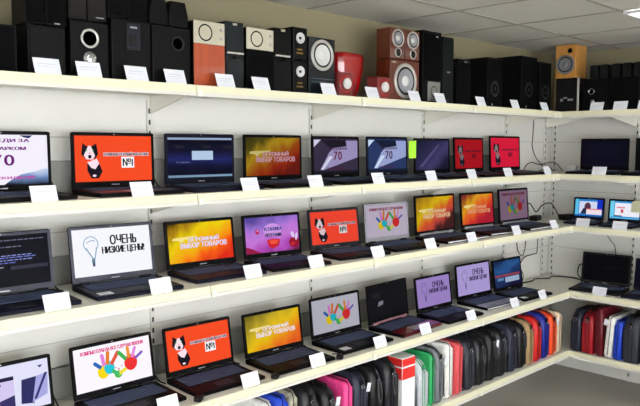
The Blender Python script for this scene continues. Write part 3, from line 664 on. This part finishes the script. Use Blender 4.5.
# right wall
speaker('black amplifier box with a silver right edge, under the honey-wood speaker', -.285, -.470, .240, .22, SPK, [('panel', .03, .03, .90, .96, RUBB), ('strip', .92, .0, 1, 1, SILR), ('badge', .30, .36, .02, .02, SILV, 1), ('badge', .45, .42, .03, .012, SILV, 1), ('badge', .66, .36, .04, .015, SILV, 1), ('strip', .0, 0, .04, 1, mat('edge_wood', (110, 84, 40), .4))], right=True, y=3.20, name='amplifier', sub='speaker')
speaker('honey-wood speaker with a big grey cone, highest on the right wall shelf', -.283, -.436, .240, .17, WTAN, [('driver', .50, .42, .070, CONEG, CONEG, CONEG), ('port', .72, .82, .018, RUBB)], z=.24, right=True, y=3.20)
speaker('black speaker box with a small chrome ring on the right wall', -.500, -.672, .220, .2, SPK, [('port', .35, .62, .022, CHROME), ('knob', .40, .30, .012, CHROME)], right=True, y=3.20)
speaker('plain black speaker box third from the corner on the right wall', -.682, -.895, .220, .2, SPK, [GRILLE()], right=True, y=3.20)
speaker('plain black speaker box cut by the right photo edge', -.905, -1.10, .220, .2, SPK, [GRILLE()], right=True, y=3.20)
for i, (a, t) in enumerate(((-.535, 'far left'), (-.605, 'second'), (-.690, 'third'), (-.765, 'fourth'), (-.84, 'fifth'), (-.95, 'tallest, at the photo edge'))):
    speaker('slim black satellite on the right wall boxes, %s from corner' % t, a, a-.055, .10 if i < 5 else .16, .08, SPK, [GRILLE(mat('speaker_dim_cloth', (20, 20, 19), .8, spec=.1))], z=.221, right=True, y=3.22)

# ------------------------------------------------------------------ bags
def rprof(d, h, R, r, n=6, slope=0):
    P = []
    for cx, cz, rr, a0 in ((r, r, r, PI), (d-r, r, r, 1.5*PI), (d-R, h-R, R, 0), (R, h-R-slope, R, .5*PI)):
        for i in range(n+1):
            a = a0+i*PI/2/n; P.append((cx+rr*math.cos(a), cz+rr*math.sin(a)))
    return P
def fabric(name, rgb, rough=.75, sheen=0): return mat('bag_'+name, rgb, rough, noise=.12, scale=40, bump=.25)
FB = dict(black=fabric('black', (22, 22, 25), .5), black2=fabric('blackb', (30, 31, 36), .42), navy=fabric('navy', (34, 38, 56), .55), pink=fabric('pink', (238, 66, 140), .5), blue=fabric('blue', (22, 62, 190), .5),
          camo=mat('bag_camo', (150, 148, 130), .8, noise=.6, scale=28), white=fabric('white', (226, 226, 222), .5), grey=fabric('grey', (120, 124, 130), .6), dgrey=fabric('dgrey', (70, 74, 80), .6), silver=fabric('silver', (186, 190, 196), .45),
          green=fabric('green', (40, 160, 92), .5), coral=fabric('coral', (214, 78, 84), .55), tan=fabric('tan', (170, 140, 98), .7), red=fabric('red', (214, 34, 34), .5), dblue=fabric('dblue', (22, 36, 140), .5),
          orange=fabric('orange', (236, 76, 28), .5), beige=fabric('beige', (206, 184, 156), .6), dred=fabric('dred', (160, 20, 34), .45), maroon=fabric('maroon', (100, 14, 30), .4), slate=fabric('slate', (46, 50, 62), .55))
def bag(label, c, t, h, m, d=.37, kind='case', right=False, lean=0, trim=None, hang=False, y=None, strap=True, handle=True):
    """stands on its long edge with a narrow end to the room; c = centre of the thickness along the shelf"""
    y0 = 3.175 if right else -.445
    if y is not None: y0 = y
    if right: d = min(d, .34)
    T = thing('laptop_bag' if kind == 'case' else 'laptop_sleeve', label, 'laptop bag' if kind == 'case' else 'laptop sleeve', W(y0 if right else c, c if right else y0, S[5]), -PI/2 if right else 0, 'bags on the bag shelf')
    L = math.radians(lean); M = Matrix.Rotation(L, 4, 'Y'); lift = abs(math.sin(L))*t/2+.001
    M = Matrix.Translation((0, 0, lift)) @ M
    trim = trim or RUBB
    bw = t*.40 if kind == 'sleeve' else t*.30
    P = rprof(d, h, .080 if kind == 'case' else .03, .02)
    b = B(); b.prism(P, 'x', -t/2, t/2, m, bw, 4, True, M); body = b.obj('body', T)
    zp = B(); path = [(0, yy, zz) for yy, zz in rprof(d+.003, h+.0015, .080 if kind == 'case' else .03, .02)]
    for off in ((-t*.12, t*.12) if kind == 'case' else (0,)):
        zp.tube([M @ Vector((off, yy-.0015, zz)) for _, yy, zz in path[2:]+path[:1]], .0022, trim, 5, 1)
    zp.obj('zipper', T)
    if kind == 'case':
        pk = B(); pk.prism([(yy*.84+.03, zz*.66+.02) for yy, zz in rprof(d, h, .06, .02)], 'x', -t/2-.010, -t/2+.006, m, .006, 3, True, M); pk.obj('front_pocket', T)
    if handle and kind == 'case':
        hd = B()
        for sx in (-t*.16, t*.16):
            hd.tube([M @ Vector(q) for q in ((sx, d*.30, h-.004), (sx, d*.34, h+.016), (sx, d*.42, h+.022), (sx, d*.58, h+.022), (sx, d*.66, h+.016), (sx, d*.70, h-.004))], .0055, trim, 7, 4)
        hd.obj('handle', T)
    if strap and kind == 'case':
        rg = B()
        for yy in (-.006,):
            cc = Vector((0, yy, h*.80)); rg.tube([M @ (cc+Vector((.011*math.cos(a), -.002, .011*math.sin(a)))) for a in [2*PI*i/12 for i in range(13)]], .0018, CHROME, 5, 1)
        rg.box(-.008, .008, -.004, .002, h*.80+.004, h*.80+.034, trim, 0, 1, M); rg.obj('strap_ring', T)
    if kind == 'case' and m in (FB['black'], FB['black2']):
        q = B(); q.tube([M @ Vector(v) for v in ((0, -.008, h*.80), (-t*.2, -.022, h*.66), (-t*.1, -.026, h*.48), (t*.15, -.020, h*.56), (t*.1, -.012, h*.78), (t*.05, .02, h*.985))], .004, mat('strap_webbing', (60, 62, 68), .6), 6, 5); q.obj('shoulder_strap', T)
    if hang:
        k = B(); k.box(-.014, .014, -.0035, -.0025, h*.70, h*.70+.045, CARD, 0, 1, M @ Matrix.Rotation(.2, 4, 'Y')); k.obj('hang_tag', T)['label'] = 'small white paper tag'
    return T
LB = [('white_red', 'white sleeve at the left end of the visible bags', .330, .05, .33, 'white', 'sleeve'),
      ('', 'royal blue laptop sleeve near the left end of the bag row', .405, .07, .335, 'blue', 'sleeve'),
      ('', 'mottled pale camouflage sleeve right of the royal blue one', .475, .05, .345, 'camo', 'sleeve'),
      ('', 'glossy black laptop bag right of the mottled pale sleeve', .590, .100, .335, 'black2', 'case'),
      ('', 'black laptop bag directly left of the hot pink sleeve', .725, .09, .30, 'black', 'case'),
      ('', 'hot pink laptop sleeve among black bags', .850, .055, .305, 'pink', 'sleeve'),
      ('', 'bulky navy-black laptop bag directly right of the hot pink sleeve', .945, .095, .325, 'navy', 'case'),
      ('', 'black laptop bag second to the right of the hot pink sleeve', 1.070, .085, .325, 'black', 'case'),
      ('', 'black laptop bag with a side ring, left of the red and white package', 1.190, .100, .335, 'black2', 'case'),
      ('', 'pale grey laptop bag right of the red and white package', 1.465, .085, .285, 'silver', 'case'),
      ('', 'bright green edged sleeve right of the pale grey bag', 1.548, .035, .305, 'green', 'sleeve'),
      ('', 'mid grey laptop bag right of the bright green sleeve', 1.620, .060, .315, 'grey', 'case'),
      ('', 'silver white laptop sleeve left of the coral pink one', 1.712, .065, .33, 'white', 'sleeve'),
      ('', 'coral pink laptop sleeve in the middle of the bag row', 1.815, .060, .315, 'coral', 'sleeve'),
      ('', 'slate blue-black laptop bag right of the coral pink sleeve', 1.930, .095, .31, 'slate', 'case'),
      ('', 'wide black laptop bag, second right of the coral pink sleeve', 2.055, .095, .30, 'black2', 'case'),
      ('', 'black laptop bag with white tag, third right of the coral pink sleeve', 2.180, .095, .305, 'black', 'case'),
      ('', 'black laptop bag, fourth right of the coral pink sleeve', 2.300, .095, .305, 'black2', 'case'),
      ('', 'navy-black laptop bag, second to the left of the tan bag', 2.430, .095, .31, 'navy', 'case'),
      ('', 'black laptop bag directly left of the tan bag', 2.550, .090, .305, 'black', 'case'),
      ('', 'tan laptop bag left of the bright red one', 2.655, .075, .305, 'tan', 'case'),
      ('', 'bright red laptop bag left of the dark blue one', 2.760, .075, .305, 'red', 'case'),
      ('', 'dark blue laptop bag between red and orange ones', 2.868, .085, .315, 'dblue', 'case'),
      ('', 'orange-red laptop bag second from the corner gap', 2.978, .080, .305, 'orange', 'case'),
      ('', 'beige laptop sleeve last before the corner gap', 3.065, .055, .30, 'beige', 'sleeve')]
for i, (_, lb, c, t, h, m, kd) in enumerate(LB):
    bag(lb, c, t, h, FB[m], kind=kd, hang=i in (4, 6, 11, 16, 23), trim=FB['green'] if m == 'silver' else None, lean=(0, 1.5, 0, 1, 0)[i % 5]*.6)
# red and white package
T = thing('retail_package', 'red and white striped package hanging between a black and a pale grey bag', 'package', W(1.330, -.445, S[5]))
P_RED = mat('print_red', (226, 40, 36), .4); P_WH = mat('print_white', (240, 240, 240), .4)
B().box(-.055, .055, 0, .16, 0.0, .335, P_WH, .003).obj('box_body', T)
k = B(); k.box(-.054, .054, -.0012, 0, .288, .330, P_RED); k.box(-.054, .054, -.0012, 0, .215, .278, P_RED)
k.box(-.0562, -.055, .003, .157, .288, .330, P_RED); k.box(-.0562, -.055, .003, .157, .215, .278, P_RED); k.obj('printed_band', T)
RB = [('navy laptop bag nearest the corner on the right wall', -.510, .070, .300, 'navy', 'case', 0), ('large red laptop bag on the right wall bag shelf', -.598, .080, .300, 'dred', 'case', 0), ('dark maroon laptop bag rising above the large red one', -.682, .050, .345, 'maroon', 'sleeve', 0),
      ('white laptop sleeve on the right wall, leaning', -.748, .050, .295, 'white', 'sleeve', 4), ('royal blue laptop sleeve on the right wall', -.812, .050, .275, 'blue', 'sleeve', 2), ('dark slate laptop bag on the right wall', -.905, .100, .315, 'slate', 'case', 0),
      ('tan laptop bag cut by the right photo edge', -1.025, .09, .295, 'tan', 'case', 0), ('black laptop bag on the right wall past the tan one', -1.14, .09, .30, 'black', 'case', 0)]
for i, (lb, c, t, h, m, kd, ln) in enumerate(RB): bag(lb, c, t, h, FB[m], kind=kd, right=True, lean=ln, hang=i == 2, handle=i != 0)

# ------------------------------------------------------------------ notes and papers on laptops
b = B(); b.box(-.037, .037, -.0008, 0, 0, .105, mat('sticky_green', (176, 240, 60), .6)); b.box(-.037, .037, -.0008, .001, .104, .106, mat('sticky_green', (176, 240, 60), .6))
tag(b.obj('sticky_note', None, W(1.738, -.128, .124), math.radians(3)), 'lime green sticky note stuck between two laptop lids on the upper laptop shelf', 'sticky note')
b = B(); bp = mat('paper_beige', (206, 206, 172), .7)
b.prism([(-.07, .0), (.07, .0), (.07, .088), (-.045, .084), (-.066, .070)], 'y', 0, .0012, bp); b.prism([(-.045, .082), (.07, .086), (.07, .088), (-.045, .084)], 'y', .0012, .03, bp)
tag(b.obj('paper_sheet', None, W(3.405, -.852, S[3]+.105), -PI/2), 'beige paper draped over the corner of the netbook at the right photo edge', 'paper')

# ------------------------------------------------------------------ cables and adapters
def cable(label, pts, r=.0035, g=None, name='power_cable'):
    p0 = Vector(pts[0]); b = B(); b.tube([Vector(p)-p0 for p in pts], r, CABLE)
    return tag(b.obj(name, None, W(*pts[0])), label, 'cable', g)
def loop(label, x, z, w=.05, h=.10, y=-.09):
    y = -.075; w *= .6
    cable(label, [(x, y, z+.02), (x+w*.3, y+.02, z+h), (x+w, y+.02, z+h*.8), (x+w*1.3, y, z+.03), (x+w*1.2, y-.05, z+.0045), (x+w*1.2, y-.10, z+.0045)], g='cables behind the laptops')
loop('black cable looping between the white sale laptop and the orange cat laptop, upper laptop shelf', -.492, L2, .03, .065)
loop('black cable looping out between the orange cat and dark blue laptops, upper laptop shelf', -.022, L2, .02, .07)
loop('black cable between the dark blue and dim autumn laptops, upper laptop shelf', .39, L2, .02, .09)
loop('black cable looping between the console laptop and the white lightbulb laptop', -.505, L3, .02, .13, -.12)
loop('black cable between the white lightbulb and vivid yellow laptops', -.06, L3, .02, .12, -.10)
loop('black cable between vivid yellow and purple picture laptops', .370, L3, .02, .10, -.11)
loop('black cable between the pale shop page and large handprint laptops', -.52, L4, .03, .07, -.10)
loop('black cable between large handprint and orange cat laptops, lower laptop shelf', -.055, L4, .02, .10, -.10)
loop('black cable between orange cat and yellow autumn laptops, lower laptop shelf', .355, L4, .02, .13, -.11)
loop('black cable between yellow autumn and small handprint laptops', .79, L4, .02, .15, -.11)
loop('black cable between small handprint and wine-red laptops', 1.25, L4, .02, .12, -.10)
cable('black cord running down the wall in the corner between speaker shelf and upper laptop shelf', [(3.385, -.018, .40), (3.375, -.018, .26), (3.37, -.018, .20), (3.42, -.018, .12), (3.49, -.03, .06), (3.53, -.06, .0045)])
cable('black cord curling over the upper laptop shelf in the corner', [(3.06, -.12, .0045), (3.14, -.10, .055), (3.26, -.08, .075), (3.38, -.08, .055), (3.48, -.09, .07), (3.58, -.11, .065), (3.64, -.14, .0045)])
cable('short black cord lying on the upper laptop shelf before the corner adapter', [(3.12, -.20, .0045), (3.25, -.19, .03), (3.36, -.17, .04), (3.45, -.16, .0045)])
def adapter(label, x, y, z, m=RUBB, s=(.10, .045, .03), rz=0, g='power adapters on the shelves'):
    b = B(); b.box(-s[0]/2, s[0]/2, -s[1]/2, s[1]/2, 0, s[2], m, .006, 3); T = thing('power_adapter', label, 'power adapter', W(x, y, z), rz, g)
    b.obj('case', T); B().tube([(s[0]/2-.002, 0, s[2]*.5), (s[0]/2+.03, 0, s[2]*.5), (s[0]/2+.05, .02, .0045), (s[0]/2+.04, .05, .0045)], .003, CABLE).obj('lead', T)
adapter('white power adapter in the corner of the upper laptop shelf', 3.56, -.26, L2, PALE, (.12, .07, .05), .3)
adapter('black power adapter left of the tangled one on the middle laptop shelf corner', 3.30, -.10, L3, s=(.12, .06, .04), rz=.2)
adapter('black power adapter nearest the netbooks on the middle laptop shelf corner', 3.53, -.245, L3, s=(.12, .07, .045), rz=-.3)
cable('tangled black cord above the corner adapters on the middle laptop shelf', [(3.18, -.06, L3+.02), (3.22, -.05, L3+.10), (3.30, -.05, L3+.13), (3.38, -.06, L3+.06), (3.44, -.08, L3+.11), (3.54, -.10, L3+.12), (3.61, -.12, L3+.04), (3.64, -.12, L3+.0045)], .005)
cable('black cord hanging in a deep loop under the middle laptop shelf, left one', [(3.17, -.018, -.50), (3.19, -.018, -.60), (3.26, -.018, -.655), (3.30, -.018, -.60), (3.31, -.018, -.46)])
cable('black cord hanging in a square loop under the middle laptop shelf, right one', [(3.49, -.018, -.46), (3.49, -.018, -.64), (3.44, -.018, -.66), (3.30, -.018, -.67), (3.23, -.018, -.73), (3.26, -.03, -.80), (3.22, -.05, L4+.004)])
cable('black cord lying along the back of the lower laptop shelf in the corner', [(3.10, -.06, L4+.0045), (3.28, -.09, L4+.0045), (3.40, -.06, L4+.0045), (3.50, -.12, L4+.0045), (3.60, -.10, L4+.0045), (3.66, -.20, L4+.0045), (3.62, -.33, L4+.0045)], .005)
cable('black cord loop beside the black-screen laptop on the right wall', [(3.56, -.40, L4+.02), (3.56, -.335, L4+.05), (3.58, -.33, L4+.12), (3.58, -.37, L4+.14), (3.58, -.42, L4+.12)], .005)
cable('thin dark cord slanting down the right wall below the middle laptop shelf', [(3.7105, -.42, L3-.0285), (3.7105, -.46, L3-.08), (3.7105, -.52, L3-.16), (3.7105, -.55, L3-.20), (3.7105, -.57, L4+.10), (3.70, -.58, L4+.03), (3.68, -.60, L4+.0035)], .003)
for x, t in ((.365, 'right of the orange cat card'), (.785, 'right of the yellow autumn card'), (-.05, 'right of the large handprint card')):
    adapter('small black plug block on the lower laptop shelf, '+t, x, -.446, L4, s=(.034, .034, .022), rz=.6)

# ------------------------------------------------------------------ room
XL, YF, H = -4.6, -7.2, ZO+CEIL
WM = panel_wall('wall_panels', (214, 213, 206), [ZO+v for v in (.232, -.16, -.62, -1.0)])
struct(B().box(XL, XC+.1, 0, .1, 0, H, WM).obj('wall_back'))
struct(B().box(XC, XC+.1, YF, -.0, 0, H, WM).obj('wall_right'))
PW = mat('painted_wall', (206, 204, 190), .8)
WY0, WY1, WZ0, WZ1 = -6.3, -3.3, .35, 2.30
lw = B(); lw.box(XL-.1, XL, YF, WY0, 0, H, PW); lw.box(XL-.1, XL, WY1, .1, 0, H, PW); lw.box(XL-.1, XL, WY0, WY1, 0, WZ0, PW); lw.box(XL-.1, XL, WY0, WY1, WZ1, H, PW)
struct(lw.obj('wall_left'))
# unseen wall behind the camera, tall windows added to bring in frontal daylight
WZ0, WZ1 = .35, 2.30
WX = [(-4.1, -2.2), (-1.9, 0.0), (.3, 2.2)]
fw = B(); fw.box(XL-.1, XC+.1, YF-.1, YF, 0, WZ0, PW); fw.box(XL-.1, XC+.1, YF-.1, YF, WZ1, H, PW)
ed = [XL-.1]+[v for w_ in WX for v in w_]+[XC+.1]
for a_, b_ in zip(ed[0::2], ed[1::2]): fw.box(a_, b_, YF-.1, YF, WZ0, WZ1, PW)
struct(fw.obj('wall_front'))
GL = bpy.data.materials.new('added_window_glass'); GL.use_nodes = True
nt = GL.node_tree; nt.nodes.remove(nt.nodes['Principled BSDF'])
mx = nt.nodes.new('ShaderNodeMixShader'); mx.inputs[0].default_value = .06
nt.links.new(nt.nodes.new('ShaderNodeBsdfTransparent').outputs[0], mx.inputs[1]); gg = nt.nodes.new('ShaderNodeBsdfGlossy'); gg.inputs['Roughness'].default_value = .02
nt.links.new(gg.outputs[0], mx.inputs[2]); nt.links.new(mx.outputs[0], nt.nodes['Material Output'].inputs[0])
f_ = B()
for q in ((WY0, WY0+.05, WZ0, WZ1), (WY1-.05, WY1, WZ0, WZ1), (WY0+.05, WY1-.05, WZ0, WZ0+.05), (WY0+.05, WY1-.05, WZ1-.05, WZ1), ((WY0+WY1)/2-.02, (WY0+WY1)/2+.02, WZ0+.05, WZ1-.05)):
    f_.box(XL-.08, XL-.02, q[0], q[1], q[2], q[3], PALE)
wo = struct(f_.obj('added_window_4')); B().box(XL-.053, XL-.049, WY0+.05, WY1-.05, WZ0+.05, WZ1-.05, GL).obj('pane', wo)  # unseen side window, added to brighten the right wall
for i, (a_, b_) in enumerate(WX):
    f_ = B()
    for q in ((a_, a_+.05, WZ0, WZ1), (b_-.05, b_, WZ0, WZ1), (a_+.05, b_-.05, WZ0, WZ0+.05), (a_+.05, b_-.05, WZ1-.05, WZ1), ((a_+b_)/2-.02, (a_+b_)/2+.02, WZ0+.05, WZ1-.05)):
        f_.box(q[0], q[1], YF-.08, YF-.02, q[2], q[3], PALE)
    wo = struct(f_.obj('added_window_%d' % (i+1)))
    B().box(a_+.05, b_-.05, YF-.053, YF-.049, WZ0+.05, WZ1-.05, GL).obj('pane', wo)
struct(B().box(XL, XC, YF, 0, -.1, 0, mat('floor_vinyl', (160, 155, 146), .4, noise=.06, scale=3)).obj('floor'))
struct(B().box(XL, XC, YF, 0, H, H+.08, mat('ceiling_tile', (206, 204, 196), .9, noise=.04, scale=120, bump=.3)).obj('ceiling'))
TB = B(); tb = mat('tee_bar', (150, 148, 138), .5)
gx, gy, pit = 1.60, -.545, .62
xs = [gx+pit*i for i in range(-10, 4)]; ys = [gy-pit*i for i in range(0, 11)]
for x in xs:
    if XL+.02 < x < XC-.02: TB.box(x-.009, x+.009, YF+.001, -.001, H-.004, H-.0002, tb)
for y in ys: TB.box(XL+.001, XC-.001, y-.009, y+.009, H-.0045, H-.0002, tb)
struct(TB.obj('trim_1'))
LAMP = bpy.data.materials.new('lamp_diffuser'); LAMP.use_nodes = True
bn = LAMP.node_tree.nodes['Principled BSDF']; bn.inputs['Emission Color'].default_value = (1, .97, .92, 1); bn.inputs['Emission Strength'].default_value = 5.0
def ceil_light(label, x, y):
    T = thing('ceiling_light', label, 'ceiling light', (x, y, H-.006), 0, 'recessed fluorescent ceiling lights'); w = pit/2-.010
    b = B()
    for a in ((-w, w, -w, -w+.016), (-w, w, w-.016, w), (-w, -w+.016, -w+.016, w-.016), (w-.016, w, -w+.016, w-.016)): b.box(a[0], a[1], a[2], a[3], -.016, .0, PALE)
    b.obj('frame', T); B().box(-w+.016, w-.016, -w+.016, w-.016, -.008, -.002, LAMP).obj('diffuser', T)
    lv = B()
    for i in range(1, 4):
        q = -w+.016+(2*w-.06)*i/4; lv.box(q-.003, q+.003, -w+.016, w-.016, -.018, -.009, CHROME)
    lv.obj('louvre', T)
NM = {0: 'left', 1: 'middle', 2: 'nearest the right wall'}
for j, iy in enumerate((1, 4, 7, 9)):
    for i, ix in enumerate((-8, -4, -1, 1)):
        cx, cy_ = gx+pit*(ix+.5), gy-pit*(iy+.5)
        if j == 0 and i == 3: lb = 'bright recessed ceiling light visible at the top right corner of the photo'
        else: lb = 'recessed ceiling light out of view, row %s from the back wall, %s' % (('one', 'two', 'three', 'four')[j], ('far left', 'left of the camera', 'near the camera', 'near the right wall')[i])
        ceil_light(lb, cx, cy_)

# ------------------------------------------------------------------ world, camera
wd = bpy.data.worlds.new('world'); SC.world = wd; wd.use_nodes = True
wd.node_tree.nodes['Background'].inputs['Color'].default_value = (.93, .96, 1, 1); wd.node_tree.nodes['Background'].inputs['Strength'].default_value = 13.3
yaw, pitch, roll, fpx = .769691, .0811596, .00182198, 702.0936
F = Vector((math.sin(yaw)*math.cos(pitch), math.cos(yaw)*math.cos(pitch), -math.sin(pitch)))
R = Vector((math.cos(yaw), -math.sin(yaw), 0)); U = R.cross(F)
R2 = R*math.cos(roll)+U*math.sin(roll); U2 = -R*math.sin(roll)+U*math.cos(roll)
cd = bpy.data.cameras.new('camera'); cam = bpy.data.objects.new('camera', cd); COL.objects.link(cam)
M = Matrix((R2, U2, -F)).transposed().to_4x4(); M.translation = Vector((-1.65527, -2.82029, .197992+ZO)); cam.matrix_world = M
cd.sensor_width = 36; cd.sensor_fit = 'HORIZONTAL'; cd.lens = 36*fpx/640; cd.clip_start = .05
SC.camera = cam
SC.view_settings.view_transform = 'Standard'; SC.view_settings.look = 'None'; SC.view_settings.gamma = 1; SC.view_settings.use_curve_mapping = False
SC.view_settings.exposure = 0.0
